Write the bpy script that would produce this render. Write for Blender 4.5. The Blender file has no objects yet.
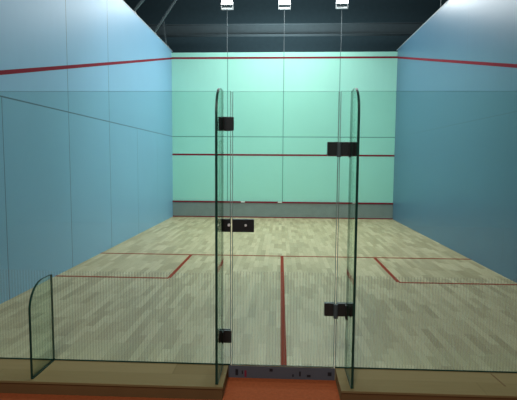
import bpy, bmesh, math, random
from mathutils import Vector, Matrix
random.seed(4)
SC = bpy.context.scene
COL = SC.collection

# ------------------------------------------------------------------ helpers
def new_mat(name):
    m = bpy.data.materials.new(name); m.use_nodes = True
    nt = m.node_tree; nt.nodes.clear()
    out = nt.nodes.new('ShaderNodeOutputMaterial')
    return m, nt, out

def N(nt, t, **kw):
    n = nt.nodes.new(t)
    for k, v in kw.items(): setattr(n, k, v)
    return n

def math_n(nt, op, a, b=None, c=None):
    n = nt.nodes.new('ShaderNodeMath'); n.operation = op
    for i, v in enumerate((a, b, c)):
        if v is None: continue
        if isinstance(v, (int, float)): n.inputs[i].default_value = v
        else: nt.links.new(v, n.inputs[i])
    return n.outputs[0]

def mix_col(nt, fac, a, b, blend='MIX'):
    n = nt.nodes.new('ShaderNodeMix'); n.data_type = 'RGBA'; n.blend_type = blend
    for i, v in ((0, fac), (6, a), (7, b)):
        if isinstance(v, (int, float)): n.inputs[i].default_value = v
        elif isinstance(v, tuple): n.inputs[i].default_value = (*v[:3], 1)
        else: nt.links.new(v, n.inputs[i])
    return n.outputs[2]

def principled(nt, out, col, rough=0.5, metal=0.0, spec=0.5):
    p = nt.nodes.new('ShaderNodeBsdfPrincipled')
    if isinstance(col, tuple): p.inputs['Base Color'].default_value = (*col[:3], 1)
    else: nt.links.new(col, p.inputs['Base Color'])
    if isinstance(rough, (int, float)): p.inputs['Roughness'].default_value = rough
    else: nt.links.new(rough, p.inputs['Roughness'])
    p.inputs['Metallic'].default_value = metal
    p.inputs['Specular IOR Level'].default_value = spec
    nt.links.new(p.outputs[0], out.inputs[0])
    return p

def obj_xyz(nt):
    tc = N(nt, 'ShaderNodeTexCoord'); s = N(nt, 'ShaderNodeSeparateXYZ')
    nt.links.new(tc.outputs['Object'], s.inputs[0])
    return tc.outputs['Object'], s.outputs[0], s.outputs[1], s.outputs[2]

def noise(nt, vec, scale, detail=3, stretch=None):
    n = N(nt, 'ShaderNodeTexNoise'); n.inputs['Scale'].default_value = scale
    n.inputs['Detail'].default_value = detail
    if stretch:
        mp = N(nt, 'ShaderNodeMapping'); mp.inputs['Scale'].default_value = stretch
        nt.links.new(vec, mp.inputs[0]); vec = mp.outputs[0]
    nt.links.new(vec, n.inputs['Vector'])
    return n.outputs['Fac']

def plain(name, col, rough=0.5, metal=0.0, spec=0.5, vary=0.12, scale=6.0):
    m, nt, out = new_mat(name)
    v, x, y, z = obj_xyz(nt)
    f = noise(nt, v, scale)
    c = mix_col(nt, f, tuple(k*(1-vary) for k in col), tuple(min(1, k*(1+vary)) for k in col))
    principled(nt, out, c, rough, metal, spec)
    return m

def paneled(name, col, seam_col, axis, vert, horiz, rough, vary=0.05, stagger=None):
    """painted board wall: thin joints at given positions (horizontal axis 0/1) and heights"""
    m, nt, out = new_mat(name)
    v, x, y, z = obj_xyz(nt)
    h = (x, y)[axis]
    total = None
    for s, half, zmax in vert:
        d = math_n(nt, 'ABSOLUTE', math_n(nt, 'SUBTRACT', h, s))
        k = math_n(nt, 'LESS_THAN', d, half)
        if zmax: k = math_n(nt, 'MULTIPLY', k, math_n(nt, 'LESS_THAN', z, zmax))
        total = k if total is None else math_n(nt, 'MAXIMUM', total, k)
    for s, half in horiz:
        d = math_n(nt, 'ABSOLUTE', math_n(nt, 'SUBTRACT', z, s))
        k = math_n(nt, 'LESS_THAN', d, half)
        total = math_n(nt, 'MAXIMUM', total, k)
    f = noise(nt, v, 0.8, 2)
    base = mix_col(nt, f, tuple(k*(1-vary) for k in col), tuple(k*(1+vary) for k in col))
    f2 = noise(nt, v, 9.0, 4, (1.0, 1.0, 0.25))
    base = mix_col(nt, math_n(nt, 'MULTIPLY', f2, 0.10), base, tuple(k*0.6 for k in col))
    c = mix_col(nt, math_n(nt, 'MULTIPLY', total, 0.75), base, seam_col)
    principled(nt, out, c, rough, 0, 0.35)
    return m

def strip_floor(name, dark, mid, light, width, length, axis_long, rough, spec=0.4, joint=0.5):
    """wooden strip boards; axis_long = 0/1 the direction boards run"""
    m, nt, out = new_mat(name)
    v, x, y, z = obj_xyz(nt)
    a, b = (y, x) if axis_long == 1 else (x, y)
    row = math_n(nt, 'FLOOR', math_n(nt, 'DIVIDE', b, width))
    wn = N(nt, 'ShaderNodeTexWhiteNoise', noise_dimensions='1D'); nt.links.new(row, wn.inputs['W'])
    shift = math_n(nt, 'MULTIPLY', wn.outputs['Value'], length)
    along = math_n(nt, 'DIVIDE', math_n(nt, 'ADD', a, shift), length)
    seg = math_n(nt, 'FLOOR', along)
    cmb = N(nt, 'ShaderNodeCombineXYZ'); nt.links.new(row, cmb.inputs[0]); nt.links.new(seg, cmb.inputs[1])
    w2 = N(nt, 'ShaderNodeTexWhiteNoise', noise_dimensions='2D'); nt.links.new(cmb.outputs[0], w2.inputs['Vector'])
    ramp = N(nt, 'ShaderNodeValToRGB')
    ramp.color_ramp.elements[0].color = (*dark, 1); ramp.color_ramp.elements[1].color = (*light, 1)
    e = ramp.color_ramp.elements.new(0.45); e.color = (*mid, 1)
    nt.links.new(w2.outputs['Value'], ramp.inputs[0])
    st = (14, 1.2, 1) if axis_long == 1 else (1.2, 14, 1)
    g = noise(nt, v, 3.0, 5, st)
    c = mix_col(nt, math_n(nt, 'MULTIPLY', g, 0.32), ramp.outputs[0], tuple(k*0.55 for k in dark))
    big = noise(nt, v, 0.7, 3)
    c = mix_col(nt, math_n(nt, 'MULTIPLY', big, 0.3), c, tuple(k*0.8 for k in mid))
    # joints
    fb = math_n(nt, 'FRACT', math_n(nt, 'DIVIDE', b, width))
    j1 = math_n(nt, 'LESS_THAN', fb, 0.03)
    j2 = math_n(nt, 'LESS_THAN', math_n(nt, 'FRACT', along), 0.006)
    c = mix_col(nt, math_n(nt, 'MULTIPLY', math_n(nt, 'MAXIMUM', j1, j2), joint), c, tuple(k*0.35 for k in dark))
    principled(nt, out, c, rough, 0, spec)
    return m

def glass_mat(name, tint, stripes_to=None, off=0.0):
    m, nt, out = new_mat(name)
    geo = N(nt, 'ShaderNodeNewGeometry')
    dp = N(nt, 'ShaderNodeVectorMath', operation='DOT_PRODUCT')
    nt.links.new(geo.outputs['Incoming'], dp.inputs[0]); nt.links.new(geo.outputs['Normal'], dp.inputs[1])
    cs = math_n(nt, 'ABSOLUTE', dp.outputs['Value'])
    f = math_n(nt, 'POWER', math_n(nt, 'SUBTRACT', 1.0, cs), 5.0)
    f = math_n(nt, 'ADD', math_n(nt, 'MULTIPLY', f, 0.9), 0.035)
    tr = N(nt, 'ShaderNodeBsdfTransparent'); tr.inputs[0].default_value = (*tint, 1)
    gl = N(nt, 'ShaderNodeBsdfGlossy'); gl.inputs['Roughness'].default_value = 0.02
    gl.inputs[0].default_value = (0.85, 0.95, 0.9, 1)
    mx = N(nt, 'ShaderNodeMixShader')
    nt.links.new(f, mx.inputs[0]); nt.links.new(tr.outputs[0], mx.inputs[1]); nt.links.new(gl.outputs[0], mx.inputs[2])
    last = mx.outputs[0]
    if stripes_to:
        v, x, y, z = obj_xyz(nt)
        fr = math_n(nt, 'FRACT', math_n(nt, 'DIVIDE', math_n(nt, 'ADD', x, 20.0+off), 0.0235))
        s = math_n(nt, 'LESS_THAN', fr, 0.42)
        s = math_n(nt, 'MULTIPLY', s, math_n(nt, 'LESS_THAN', z, stripes_to))
        # only the outer face carries the print
        ny = N(nt, 'ShaderNodeSeparateXYZ'); nt.links.new(geo.outputs['True Normal'], ny.inputs[0])
        s = math_n(nt, 'MULTIPLY', s, math_n(nt, 'LESS_THAN', math_n(nt, 'ABSOLUTE', ny.outputs[0]), 0.5))
        s = math_n(nt, 'MULTIPLY', s, 0.11)
        df = N(nt, 'ShaderNodeBsdfTranslucent'); df.inputs[0].default_value = (0.55, 0.56, 0.50, 1)
        d2 = N(nt, 'ShaderNodeBsdfDiffuse'); d2.inputs[0].default_value = (0.55, 0.56, 0.50, 1)
        m2 = N(nt, 'ShaderNodeMixShader'); nt.links.new(df.outputs[0], m2.inputs[1]); nt.links.new(d2.outputs[0], m2.inputs[2])
        m3 = N(nt, 'ShaderNodeMixShader'); nt.links.new(s, m3.inputs[0])
        nt.links.new(last, m3.inputs[1]); nt.links.new(m2.outputs[0], m3.inputs[2]); last = m3.outputs[0]
    nt.links.new(last, out.inputs[0])
    return m

def emit(name, col, strength):
    m, nt, out = new_mat(name)
    e = N(nt, 'ShaderNodeEmission'); e.inputs[0].default_value = (*col, 1); e.inputs[1].default_value = strength
    nt.links.new(e.outputs[0], out.inputs[0])
    return m

# mesh helpers -------------------------------------------------------------
def box(bm, lo, hi, mi=0, bevel=0.0):
    g = bmesh.ops.create_cube(bm, size=1.0)
    vs = g['verts']
    c = [(l+h)/2 for l, h in zip(lo, hi)]; s = [h-l for l, h in zip(lo, hi)]
    for v in vs: v.co = Vector((v.co.x*s[0]+c[0], v.co.y*s[1]+c[1], v.co.z*s[2]+c[2]))
    fs = {f for v in vs for f in v.link_faces}
    for f in fs: f.material_index = mi
    if bevel:
        es = list({e for f in fs for e in f.edges})
        bmesh.ops.bevel(bm, geom=es, offset=bevel, segments=2, affect='EDGES', profile=0.6)

def bar(bm, a, b, w, d=None, segs=4):
    """bar from a to b, square (4) or round"""
    a, b = Vector(a), Vector(b); ax = b-a
    g = bmesh.ops.create_cone(bm, cap_ends=True, segments=segs, radius1=w/2*(1.414 if segs == 4 else 1),
                              radius2=(d or w)/2*(1.414 if segs == 4 else 1), depth=ax.length)
    q = Vector((0, 0, 1)).rotation_difference(ax).to_matrix().to_4x4()
    M = Matrix.Translation((a+b)/2) @ q @ (Matrix.Rotation(math.pi/4, 4, 'Z') if segs == 4 else Matrix.Identity(4))
    bmesh.ops.transform(bm, matrix=M, verts=g['verts'])

def prism(bm, pts, axis, t0, t1, side_mi=0, edge_mi=1):
    """extrude a 2-D outline along axis (0: pts are (y,z); 1: pts are (x,z)) with a separate edge material"""
    def P(p, t): return (t, p[0], p[1]) if axis == 0 else (p[0], t, p[1])
    A = [bm.verts.new(P(p, t0)) for p in pts]; B = [bm.verts.new(P(p, t1)) for p in pts]
    f = bm.faces.new(A); f.material_index = side_mi
    f = bm.faces.new(B[::-1]); f.material_index = side_mi
    n = len(pts)
    for i in range(n):
        j = (i+1) % n
        f = bm.faces.new((A[i], B[i], B[j], A[j])); f.material_index = edge_mi
    bmesh.ops.recalc_face_normals(bm, faces=bm.faces)

def obj(name, bm, mats, parent=None, loc=None, label=None):
    me = bpy.data.meshes.new(name); bm.to_mesh(me); bm.free()
    for m in (mats if isinstance(mats, (list, tuple)) else [mats]): me.materials.append(m)
    o = bpy.data.objects.new(name, me); COL.objects.link(o)
    if parent is not None: o.parent = parent
    if loc: o.location = loc
    if label: o['label'] = label
    return o

def mbox(name, boxes, mats, parent=None, loc=None, label=None):
    bm = bmesh.new()
    for b in boxes: box(bm, *b)
    return obj(name, bm, mats, parent, loc, label)

def thing(name, label, cat, loc=(0, 0, 0), group=None):
    o = bpy.data.objects.new(name, None); COL.objects.link(o)
    o.empty_display_size = 0.1; o.location = loc
    o['label'] = label; o['category'] = cat
    if group: o['group'] = group
    return o

def struct(o, label=None):
    o['kind'] = 'structure'
    if label: o['label'] = label
    return o

def copy_tree(o, parent=None):
    c = o.copy(); COL.objects.link(c)
    if parent is not None: c.parent = parent
    for ch in list(o.children): copy_tree(ch, c)
    return c

# ------------------------------------------------------------------ dimensions (metres)
W, L, HS, HF = 3.2, 9.75, 4.78, 4.73     # half width, length, side / front wall height
GH, GT = 2.165, 0.006                    # glass height, half thickness
DL, DR = -0.416, 0.397                   # door edges
PL, PR = -0.4265, 0.4075                   # side panel edges
FX = 0.487                               # tall fins at +-FX

# ------------------------------------------------------------------ materials
SEAM = (0.04, 0.07, 0.09)
ys = [1.56, 3.2, 4.83, 6.47, 8.1]
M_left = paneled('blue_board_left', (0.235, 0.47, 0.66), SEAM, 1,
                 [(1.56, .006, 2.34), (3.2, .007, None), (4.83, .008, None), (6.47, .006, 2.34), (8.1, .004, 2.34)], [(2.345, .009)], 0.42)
M_right = paneled('blue_board_right_shaded', (0.095, 0.21, 0.305), (0.07, 0.13, 0.17), 1,  # same blue as the left wall, shade put into a darker base colour
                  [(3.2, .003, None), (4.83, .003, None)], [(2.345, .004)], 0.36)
M_front = paneled('green_board_front', (0.37, 0.78, 0.635), (0.05, 0.2, 0.15), 0,
                  [(-1.585, .011, None), (0.02, .011, None), (1.61, .011, None)], [(2.345, .012)], 0.42)
M_floor = strip_floor('maple_strip_floor', (0.40, 0.31, 0.16), (0.54, 0.43, 0.24), (0.70, 0.57, 0.34), 0.075, 0.46, 1, 0.42)
M_plat = strip_floor('platform_wood', (0.25, 0.18, 0.075), (0.30, 0.225, 0.10), (0.35, 0.265, 0.125), 0.19, 2.3, 0, 0.7, 0.12, 0.12)
M_plat_riser = plain('platform_riser_wood', (0.19, 0.11, 0.045), 0.7, 0, 0.2)
M_red = plain('red_line_paint', (0.22, 0.022, 0.036), 0.8, 0, 0.08)
M_redfloor = plain('red_line_paint_floor', (0.29, 0.042, 0.022), 0.8, 0, 0.08)
M_tin = plain('grey_tin_sheet', (0.22, 0.27, 0.25), 0.45, 0.1)
M_white = plain('patch_white', (0.75, 0.78, 0.72), 0.6)
M_black = plain('black_metal', (0.018, 0.024, 0.025), 0.42, 0.0)
M_chrome = plain('chrome', (0.85, 0.86, 0.84), 0.3, 0.0)
M_post = plain('grey_steel', (0.12, 0.15, 0.16), 0.5, 0.0)
M_dark = plain('dark_steel', (0.075, 0.105, 0.115), 0.6, 0.2)
M_hall = plain('dark_hall_paint', (0.055, 0.092, 0.108), 0.85, 0, 0.2)
M_carpet = plain('orange_red_carpet', (0.40, 0.095, 0.03), 0.9, 0, 0.2, 0.3, 40)
M_cap = plain('grey_edge_trim', (0.40, 0.46, 0.48), 0.5)
M_thresh = plain('blue_grey_threshold', (0.105, 0.125, 0.155), 0.5)
M_mark_red = plain('dark_red_mark', (0.25, 0.02, 0.05), 0.6)
M_mark = plain('black_mark', (0.012, 0.014, 0.02), 0.6)
TINT = (0.915, 0.965, 0.945)
M_glass_s = glass_mat('clear_glass_with_stripes', TINT, 0.745)
M_glass_d = glass_mat('door_glass_with_stripes', TINT, 0.765)
M_glass = glass_mat('clear_glass', (0.89, 0.95, 0.92))
M_edge = plain('dark_green_glass_edge', (0.008, 0.05, 0.036), 0.4, 0, 0.3)
M_edge_v = plain('grey_green_glass_edge', (0.035, 0.085, 0.07), 0.7, 0, 0.05)
M_seal = plain('grey_green_seal', (0.20, 0.31, 0.27), 0.6, 0, 0.1)
M_lamp = emit('lamp_lens_light', (1.0, 1.0, 0.98), 14)
M_lampbar = plain('pale_lamp_bracket', (0.8, 0.85, 0.85), 0.5)

# ------------------------------------------------------------------ setting
floor = struct(mbox('floor', [((-W, 0, -0.10), (W, L, 0))], M_floor), 'pale wooden strip floor of the court')
lw = .025
def line(name, x0, y0, x1, y1, label):
    mbox(name, [((x0, y0, 0.0005), (x1, y1, 0.003))], M_redfloor, floor, None, label)
yS, yB, xB = 4.29, 2.665, 1.585
line('short_line', -W, yS-lw, W, yS+lw, 'red line painted across the whole floor')
line('half_court_line', -lw-.0, 0.012, lw, yS-lw, 'red line down the middle of the floor')
for s, n in ((-1, 'left'), (1, 'right')):
    xa, xb = sorted((s*xB-lw*0, s*W))
    line('service_box_line', xa, yB-lw, xb, yB+lw, 'red back line of the %s service box' % n)
    xa, xb = s*xB-lw, s*xB+lw
    line('service_box_line', xa, yB+lw, xb, yS-lw, 'red side line of the %s service box' % n)

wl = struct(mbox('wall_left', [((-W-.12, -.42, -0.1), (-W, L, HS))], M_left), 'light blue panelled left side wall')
wr = struct(mbox('wall_right', [((W, -.42, -0.1), (W+.12, L, HS))], M_right), 'blue right side wall with its shade painted in')
wf = struct(mbox('wall_front', [((-W-.12, L, -0.1), (W+.12, L+.12, HF))], M_front), 'mint green panelled front wall')
for o, x in ((wl, -W-.06), (wr, W+.06)):
    mbox('edge_trim', [((x-.065, -.42, HS), (x+.065, L+.12, HS+.02))], M_cap, o, None, 'grey trim along the wall top')
    s = -1 if x < 0 else 1
    # sloping out line: 4.57 m at the front wall, 2.13 m at the glass
    bm = bmesh.new()
    z0, z1, hw = 2.235, 4.57, .026
    xi = s*(W-.002)
    vs = [bm.verts.new((xi, y, z)) for y, z in ((0, z0-hw), (L, z1-hw), (L, z1+hw), (0, z0+hw))]
    f = bm.faces.new(vs)
    g = bmesh.ops.extrude_face_region(bm, geom=[f])
    bmesh.ops.translate(bm, vec=(s*.0015, 0, 0), verts=[v for v in g['geom'] if isinstance(v, bmesh.types.BMVert)])
    bmesh.ops.recalc_face_normals(bm, faces=bm.faces)
    obj('out_line', bm, M_red, o, None, 'red out line sloping down the wall')
mbox('out_line', [((-W, L-.003, 4.548), (W, L-.0005, 4.602))], M_red, wf, None, 'red out line near the wall top')
mbox('service_line', [((-W, L-.003, 1.80), (W, L-.0005, 1.85))], M_red, wf, None, 'red service line halfway up the wall')

struct(mbox('ceiling', [((-7, -9, 8.0), (7, 15, 8.1))], M_hall), 'dark hall ceiling high above the court')
struct(mbox('wall_far', [((-7, 15, -.2), (7, 15.1, 8.0))], M_hall), 'dark hall wall behind the front wall')
struct(mbox('wall_hall_left', [((-7.1, -9, -.2), (-7, 15, 8.0))], M_hall))
struct(mbox('wall_hall_right', [((7, -9, -.2), (7.1, 15, 8.0))], M_hall))
struct(mbox('floor_hall', [((-7, -9, -.2), (7, 15, -.1))], M_carpet), 'orange red floor in front of the court')

# roof steel
t = thing('roof_beam', 'dark steel beam crossing the ceiling behind the front wall', 'beam', (0, 13.0, 6.0))
mbox('web', [((-7, -.03, .08), (7, .03, .42))], M_dark, t)
mbox('flange', [((-7, -.12, .06), (7, .12, .08))], M_dark, t)
mbox('flange', [((-7, -.12, .42), (7, .12, .44))], M_dark, t)

# ------------------------------------------------------------------ tin
t = thing('tin', 'grey tin board with red rails along the foot of the green front wall', 'tin', (0, L, 0))
mbox('board', [((-W+.002, -.03, .028), (W-.002, -.004, .435))], M_tin, t)
mbox('top_rail', [((-W+.002, -.05, .435), (W-.002, -.004, .475))], M_red, t, None, 'red top rail')
mbox('bottom_rail', [((-W+.002, -.036, .003), (W-.002, -.004, .028))], M_red, t, None, 'dark red bottom rail')
for x in (-1.13, -.05):  # two plain white patches on the top rail
    mbox('white_patch', [((x-.06, -.053, .445), (x+.06, -.050, .478))], M_white, t, None, 'small white patch on the red rail')

# ------------------------------------------------------------------ platforms in front of the glass
def platform(x0, x1, label):
    t = thing('wooden_step', label, 'step', ((x0+x1)/2, -.186, -.1))
    hx = (x1-x0)/2
    mbox('tread', [((-hx, -.186, .082), (hx, .186, .1), 0, .003)], M_plat, t)
    mbox('riser', [((-hx+.004, -.178, 0), (hx-.004, -.158, .082))], M_plat_riser, t, None, 'dark brown front board')
    side = hx-.024 if x1 < 0 else -hx+.004
    mbox('side_board', [((side, -.158, 0), (side+.02, .18, .082))], M_plat, t)
    return t
platform(-W+.002, -.443, 'long wooden step below the glass to the left of the door')
t = platform(.408, W-.002, 'long wooden step below the glass to the right of the door')
o = mbox('board_joint', [((-.006, -.10, 0), (.006, .10, .0015))], M_plat_riser, t, (1.615-(.408+W-.002)/2, .055, .1), 'dark joint in the tread')
o.rotation_euler.z = 0.08

t = thing('threshold_board', 'blue grey threshold board below the glass door', 'threshold', (0, -.012, -.1))
mbox('board', [((-.441, 0, 0), (.406, .011, .094))], M_thresh, t)
for x, z, w, h, m in ((-.375, .045, .022, .05, M_mark), (-.305, .035, .016, .055, M_mark_red), (-.33, .045, .01, .03, M_mark), (-.10, .07, .026, .024, M_mark),
                      (.13, .045, .014, .04, M_mark), (.20, .03, .03, .02, M_mark), (.075, .03, .012, .02, M_mark), (.365, .05, .03, .03, M_mark)):
    mbox('scuff_mark', [((x-w/2, -.001, z-h/2), (x+w/2, .0, z+h/2))], m, t)

# ------------------------------------------------------------------ glass wall
def pane(name, x0, x1, z0, z1, mat, parent, edge=M_edge_v):
    bm = bmesh.new()
    prism(bm, [(x0, z0), (x1, z0), (x1, z1), (x0, z1)], 1, -GT, GT)
    o = obj(name, bm, [mat, edge], parent)
    return o
def plate(name, x0, x1, z0, z1, parent, mat=None, y0=-.022, y1=.022, label=None):
    return mbox(name, [((x0, y0, z0), (x1, y1, z1), 0, .003)], mat or M_black, parent, None, label)
def knob(name, x, z, r, y, parent, label):
    bm = bmesh.new(); bar(bm, (x, y, z), (x, y-.016, z), 2*r, 1.7*r, 16)
    return obj(name, bm, M_chrome, parent, None, label)

def bottom_strip(x0, x1, parent):
    mbox('sealing_strip', [((x0, -.009, 0.0005), (x1, -.0062, .011))], M_edge, parent, None, 'dark strip along the foot of the glass')

def partition(x0, x1, lab):
    c = (x0+x1)/2
    t = thing('glass_partition', lab, 'glass wall', (c, 0, 0))
    pane('pane', x0-c, x1-c, 0.001, GH, M_glass_s, t); bottom_strip(x0-c, x1-c, t)
    return t, c
def seal(x, parent):
    mbox('edge_seal', [((x-.002, -.0075, .004), (x+.002, .0075, GH-.003))], M_seal, parent, None, 'grey green seal on the glass edge')
# left of the door, with its fittings
t, c = partition(-W+.003, PL, 'wide clear glass wall to the left of the glass door')
FL, FR = -FX-.006, FX+.004               # tall fins
for z0, z1 in ((1.864, 1.970), (.189, .290)):
    xr = -.403 if z0 > 1 else -.418
    k = mbox('clamp', [((FL+.0095-c, -.024, z0), (xr-.012-c, -.0065, z1), 0, .003), ((-.519-c, -.024, z0), (FL-.0095-c, -.0065, z1), 0, .003),
                       ((-.519-c, .0065, z0), (PL-c, .022, z1), 0, .003)], M_black, t, None, 'square black clamp')
    mbox('stop_plate', [((xr-.014-c, -.026, z0+.002), (xr-c, -.010, z1-.002), 0, .002)], M_black, k)
    mbox('clamp_foot', [((FL-.020-c, -.075, z0+.005), (FL-.0095-c, -.024, z1-.005), 0, .002), ((FL+.0095-c, -.06, z0+.005), (FL+.016-c, -.024, z1-.005), 0, .002)], M_black, k)
seal(PL-c-.002, t)
k = mbox('lock_keeper', [((FL+.0095-c, -.022, 1.081), (PL-.001-c, .022, 1.182), 0, .003)], M_black, t, None, 'black lock keeper')
knob('keeper_screw', -.438-c, 1.136, .012, -.022, k, 'chrome screw')
# right of the door: carries the fixed leaves of the hinges
t, c = partition(PR, W-.003, 'wide clear glass wall to the right of the glass door')
seal(PR-c+.002, t)
HZ = ((1.678, 1.783), (.425, .528))
for z0, z1 in HZ:
    k = mbox('hinge_leaf', [((.411-c, -.022, z0), (FR-.0095-c, .022, z1), 0, .003), ((FR+.0095-c, -.022, z0), (.536-c, .022, z1), 0, .003)], M_black, t, None, 'black fixed leaf of the hinge')
    mbox('hinge_foot', [((FR-.018-c, -.06, z0-.012), (FR-.0095-c, -.022, z1-.004), 0, .002), ((FR+.0095-c, -.085, z0+.004), (FR+.018-c, -.022, z1-.004), 0, .002)], M_black, k)

door = thing('glass_door', 'clear glass door with black hinges and a black lock', 'door', (0, 0, 0))
pane('pane', DL, DR, .004, GH-.003, M_glass_d, door)
seal(DL+.0022, door); seal(DR-.0022, door)
k = plate('lock', DL+.002, -.244, 1.081, 1.182, door, label='black lock box')
knob('lock_cylinder', -.308, 1.135, .010, -.022, k, 'chrome lock cylinder')
for z0, z1 in HZ:
    h = plate('hinge', .314, .395, z0, z1, door, label='black glass door hinge')
    bm = bmesh.new(); bar(bm, (.4, -.034, z0-.010), (.4, -.034, z1-.004), .034, .034, 16)
    obj('knuckle', bm, M_dark, h)

def fin(x, height, label):
    t = thing('glass_fin', label, 'glass fin', (x, 0, 0), 'glass fins bracing the glass wall')
    d, r = .332, .20
    y0 = -GT-.0005
    pts = [(y0, .001), (y0, height)]
    cy, cz = y0-(d-r), height-r
    for i in range(0, 15):
        a = math.pi/2*(i/14)
        pts.append((cy-r*math.sin(a), cz+r*math.cos(a)))
    pts.append((y0-d, .001))
    bm = bmesh.new(); prism(bm, pts, 0, -.009, .009)
    obj('pane', bm, [M_glass, M_edge], t)
    mbox('base_gasket', [((-.0105, y0-d+.004, .0004), (-.0092, y0-.004, .009)), ((.0092, y0-d+.004, .0004), (.0105, y0-.004, .009))], M_edge, t, None, 'dark gasket along the foot of the fin')
fin(FL, GH, 'tall glass fin standing to the left of the glass door')
fin(FR, GH, 'tall glass fin standing to the right of the glass door')
fin(-1.878, .715, 'low glass fin with rounded top on the left wooden step')

# ------------------------------------------------------------------ flood lamps on posts
def flood(label):
    t = thing('flood_lamp', label, 'lamp', (0, 0, 0), 'flood lamps on posts above the court walls')
    bm = bmesh.new(); bar(bm, (0, 0, 0), (0, 0, 1.20), .020, None, 10)
    box(bm, (-.05, -.05, 0), (.05, .05, .012))
    obj('post', bm, M_post, t)
    mbox('bracket', [((-.145, -.06, 1.20), (.145, .02, 1.235), 0, .004), ((-.17, -.02, 1.20), (-.155, .02, 1.42)), ((.155, -.02, 1.20), (.17, .02, 1.42))], M_lampbar, t)
    bm = bmesh.new()
    box(bm, (-.15, -.03, -.13), (.15, .06, .13), 0, .012)
    for i in range(7): box(bm, (-.13+i*.04, .06, -.11), (-.122+i*.04, .10, .11))
    h = obj('lamp_head', bm, M_dark, t, (0, -.03, 1.42)); h.rotation_euler.x = math.radians(-22)
    mbox('lens', [((-.152, -.045, -.132), (.152, -.028, .132), 0, .004)], M_lamp, h)
    return t
def at(o, x, y, z, rz):
    o.location = (x, y, z); o.rotation_euler.z = rz
f0 = flood('leftmost of the three bright flood lamps above the green front wall'); at(f0, -1.605, L+.06, HF, 0)
f1 = copy_tree(f0); f1['label'] = 'middle one of the three bright flood lamps above the green front wall'; at(f1, 0.02, L+.06, HF, 0)
f2 = copy_tree(f0); f2['label'] = 'rightmost of the three bright flood lamps above the green front wall'; at(f2, 1.63, L+.06, HF, 0)
f3 = copy_tree(f0); f3['label'] = 'flood lamp post on top of the blue right wall'; at(f3, W+.06, 6.47, HS+.02, math.radians(-90))

def strut(y, x1, z1, label):
    t = thing('roof_strut', label, 'strut', (-W-.06, y, HS+.02), None)
    bm = bmesh.new(); bar(bm, (0, 0, 0.01), (x1+W+.06, 0, z1-HS), .042, None, 4)
    obj('bar', bm, M_dark, t)
    mbox('foot', [((-.06, -.06, 0), (.06, .06, .03))], M_post, t)
strut(6.47, -2.1, 6.1, 'sloping grey roof strut nearer the camera on the left wall top')
strut(8.1, -2.0, 6.6, 'longer sloping roof strut on the left wall top near the green wall')
strut(9.4, -3.35, 5.6, 'short upright roof strut in the far left corner of the court')

# ------------------------------------------------------------------ light
def area(x, y, z, target, size, power, col=(1, 1, 1), spread=180):
    l = bpy.data.lights.new('lamp_or_fill_light', 'AREA'); l.energy = power; l.size = size; l.color = col
    l.spread = math.radians(spread)
    o = bpy.data.objects.new('lamp_or_fill_light', l); COL.objects.link(o); o.location = (x, y, z)
    o.rotation_euler = (Vector(target)-Vector((x, y, z))).to_track_quat('-Z', 'Y').to_euler()
COOL = (0.93, 0.98, 1.0)
for x in (-1.605, .02, 1.63): area(x, L-.12, 6.12, (x*.6, 4.6, 0), .3, 34, COOL, 130)
for y in (4.4, 8.0):
    area(-1.3, y, 6.9, (2.4, y+.2, 1.2), .35, 40, COOL, 140)
    area(1.3, y, 6.9, (-2.4, y+.2, 1.2), .35, 62, COOL, 140)
area(0, 3.4, 6.9, (0, 8.6, 1.9), 1.2, 95, COOL, 120)
area(-.6, -4.6, 5.4, (0, -.2, 0), 1.0, 130, (1, .98, .92))  # added unseen fill to brighten the steps, threshold and carpet
# added upward fills that brighten the ceiling and roof steel, no fixtures there
area(0, 11.5, 4.6, (0, 12.5, 8), 2.5, 170, (.85, .97, 1.0))
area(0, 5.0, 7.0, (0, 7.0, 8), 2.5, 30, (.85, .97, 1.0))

w = bpy.data.worlds.new('dim_hall'); SC.world = w; w.use_nodes = True
w.node_tree.nodes['Background'].inputs[0].default_value = (0.5, 0.6, 0.65, 1)
w.node_tree.nodes['Background'].inputs[1].default_value = 0.03

# ------------------------------------------------------------------ camera
cd = bpy.data.cameras.new('camera'); cam = bpy.data.objects.new('camera', cd); COL.objects.link(cam)
cx, cy, ch, yaw, pit, roll, fpx = -0.0418, -3.545, 1.629, 0.0476, 0.08342, 0.006786, 457.6
cd.sensor_fit = 'HORIZONTAL'; cd.sensor_width = 36.0; cd.lens = fpx/517*36.0; cd.clip_start = .05
cam.matrix_world = (Matrix.Translation((cx, cy, ch)) @ Matrix.Rotation(yaw, 4, 'Z') @ Matrix.Rotation(math.pi/2-pit, 4, 'X')
                    @ Matrix.Rotation(roll, 4, 'Z'))
SC.camera = cam
SC.view_settings.view_transform = 'Standard'
SC.view_settings.look = 'None'
SC.view_settings.exposure = 0.28
